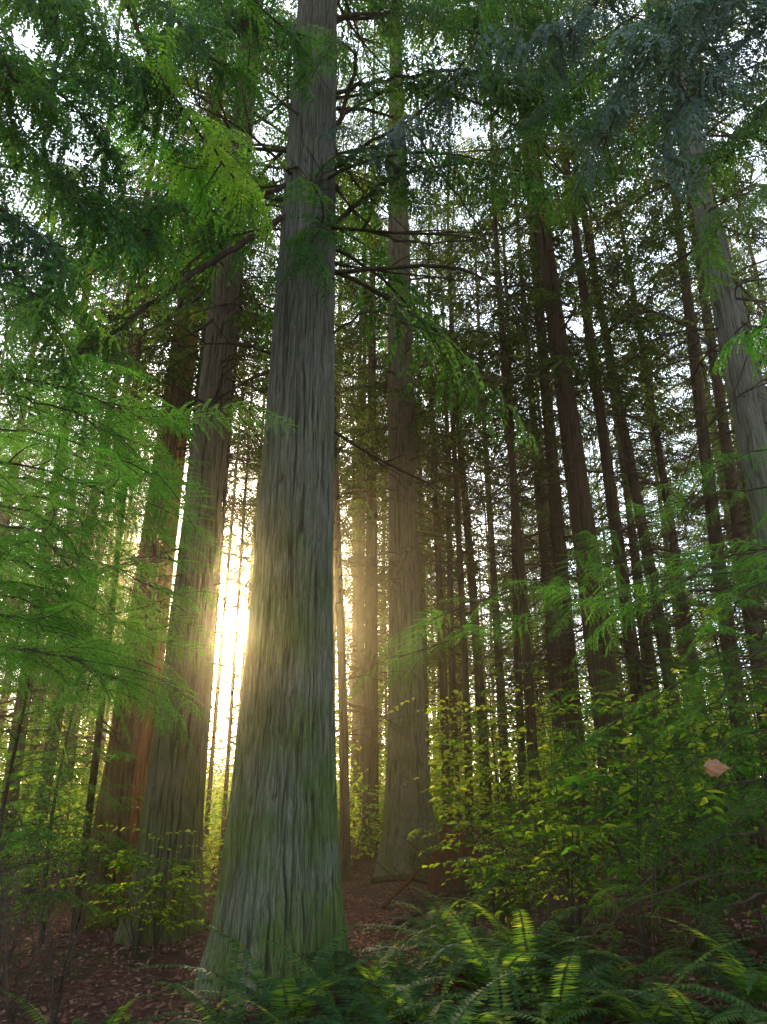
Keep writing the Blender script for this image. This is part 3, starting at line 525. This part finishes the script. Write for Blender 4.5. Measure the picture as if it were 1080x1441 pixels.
# dry curled leaf
mb = MB(); q = P(1008, 1080, 3.9); s = np.linspace(-1, 1, 11); t = np.linspace(0, 1, 13); S, T = np.meshgrid(s, t)
W = .042*np.sin(np.pi*np.clip(T, .02, .98))**.8*(1+.15*np.sin(T*22)); V = np.stack([S*W, .03*S**2+.014*np.sin(T*6)+.006*np.sin(S*9+T*7), .13*T-.03*np.abs(S)*T], -1)
V = np.stack([V[..., 2]-.05, V[..., 1], V[..., 0]-.02*V[..., 2]], -1).reshape(-1, 3); i = np.arange(12)[:, None]; j = np.arange(10)[None]
mb.add(V, np.stack([i*11+j, i*11+j+1, (i+1)*11+j+1, (i+1)*11+j], -1).reshape(-1, 4)); M_dry = leafmat('dry_leaf', [(.22, .13, .09), (.28, .17, .12), (.34, .21, .15)], [(.25, .14, .1), (.3, .18, .12), (.3, .2, .13)], .3, .8)
obj('dry_leaf', mb.mesh('dry_leaf', [M_dry], True), tuple(q), label='curled dry pinkish brown leaf caught in shrub twigs', category='leaf')
# ------------------------------------------------------------------ morning haze
mb = MB(); x0, x1, y0, y1, z0, z1 = -24, 24, -4, 52, -.6, 13
mb.add([[x0, y0, z0], [x1, y0, z0], [x1, y1, z0], [x0, y1, z0], [x0, y0, z1], [x1, y0, z1], [x1, y1, z1], [x0, y1, z1]], [[0, 3, 2, 1], [4, 5, 6, 7], [0, 1, 5, 4], [1, 2, 6, 5], [2, 3, 7, 6], [3, 0, 4, 7]])
m, nt, N, K = newmat('haze'); vs = N.new('ShaderNodeVolumeScatter'); vs.inputs['Density'].default_value = .0044; vs.inputs['Anisotropy'].default_value = .94; vs.inputs['Color'].default_value = (1, .82, .46, 1)
o = N.new('ShaderNodeOutputMaterial'); K.new(vs.outputs[0], o.inputs['Volume'])
obj('mist', mb.mesh('mist', [m]), kind='structure', label='thin sunlit haze hanging between the trees', category='mist')
# ------------------------------------------------------------------ light
d = Vector((math.sin(SUN_AZ)*math.cos(SUN_EL), math.cos(SUN_AZ)*math.cos(SUN_EL), math.sin(SUN_EL)))
sl = bpy.data.lights.new('sun', 'SUN'); sl.energy = 5; sl.angle = math.radians(.5); sl.color = (1, .82, .52)
so = bpy.data.objects.new('sun', sl); COL.objects.link(so); so.rotation_euler = d.to_track_quat('Z', 'Y').to_euler()
w = bpy.data.worlds.new('World'); scene.world = w; w.use_nodes = True; N = w.node_tree.nodes; K = w.node_tree.links
for n_ in list(N): N.remove(n_)
sky = N.new('ShaderNodeTexSky'); sky.sky_type = 'NISHITA'; sky.sun_disc = False; sky.sun_elevation = SUN_EL; sky.sun_rotation = SUN_AZ; sky.air_density = 1; sky.dust_density = 1.5
b1 = N.new('ShaderNodeBackground'); b1.inputs[1].default_value = .15; K.new(sky.outputs[0], b1.inputs[0])
tc = N.new('ShaderNodeTexCoord'); dt = N.new('ShaderNodeVectorMath'); dt.operation = 'DOT_PRODUCT'; K.new(tc.outputs['Generated'], dt.inputs[0]); dt.inputs[1].default_value = d
mxx = N.new('ShaderNodeMath'); mxx.operation = 'MAXIMUM'; K.new(dt.outputs['Value'], mxx.inputs[0]); mxx.inputs[1].default_value = 0
def lobe(expn, amp, prev=None):
    p = N.new('ShaderNodeMath'); p.operation = 'POWER'; K.new(mxx.outputs[0], p.inputs[0]); p.inputs[1].default_value = expn
    a = N.new('ShaderNodeMath'); a.operation = 'MULTIPLY_ADD'; K.new(p.outputs[0], a.inputs[0]); a.inputs[1].default_value = amp
    if prev: K.new(prev.outputs[0], a.inputs[2])
    else: a.inputs[2].default_value = 0
    return a
glow = lobe(30, 5, lobe(2500, 300))
b2 = N.new('ShaderNodeBackground'); b2.inputs[0].default_value = (1, .68, .28, 1); K.new(glow.outputs[0], b2.inputs[1])
# added fill light over the whole sky, bluish white, stronger towards the sun
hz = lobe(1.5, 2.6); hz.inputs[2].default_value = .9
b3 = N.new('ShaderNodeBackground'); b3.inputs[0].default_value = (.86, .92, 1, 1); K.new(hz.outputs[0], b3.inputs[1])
ad = N.new('ShaderNodeAddShader'); K.new(b1.outputs[0], ad.inputs[0]); K.new(b2.outputs[0], ad.inputs[1])
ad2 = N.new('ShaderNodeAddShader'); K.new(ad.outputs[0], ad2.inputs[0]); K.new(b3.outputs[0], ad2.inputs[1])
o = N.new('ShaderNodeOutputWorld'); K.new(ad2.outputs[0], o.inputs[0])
# ------------------------------------------------------------------ camera
cd = bpy.data.cameras.new('camera'); cd.sensor_fit = 'VERTICAL'; cd.sensor_height = 36; cd.lens = 1048/1441*36; cd.clip_end = 1000; cd.clip_start = .05
co = bpy.data.objects.new('camera', cd); COL.objects.link(co); co.location = (0, 0, EYE); co.rotation_euler = (math.radians(110), 0, 0); scene.camera = co
scene.view_settings.view_transform = 'Standard'; scene.view_settings.look = 'None'; scene.view_settings.exposure = 0
print('placed', len(placed))
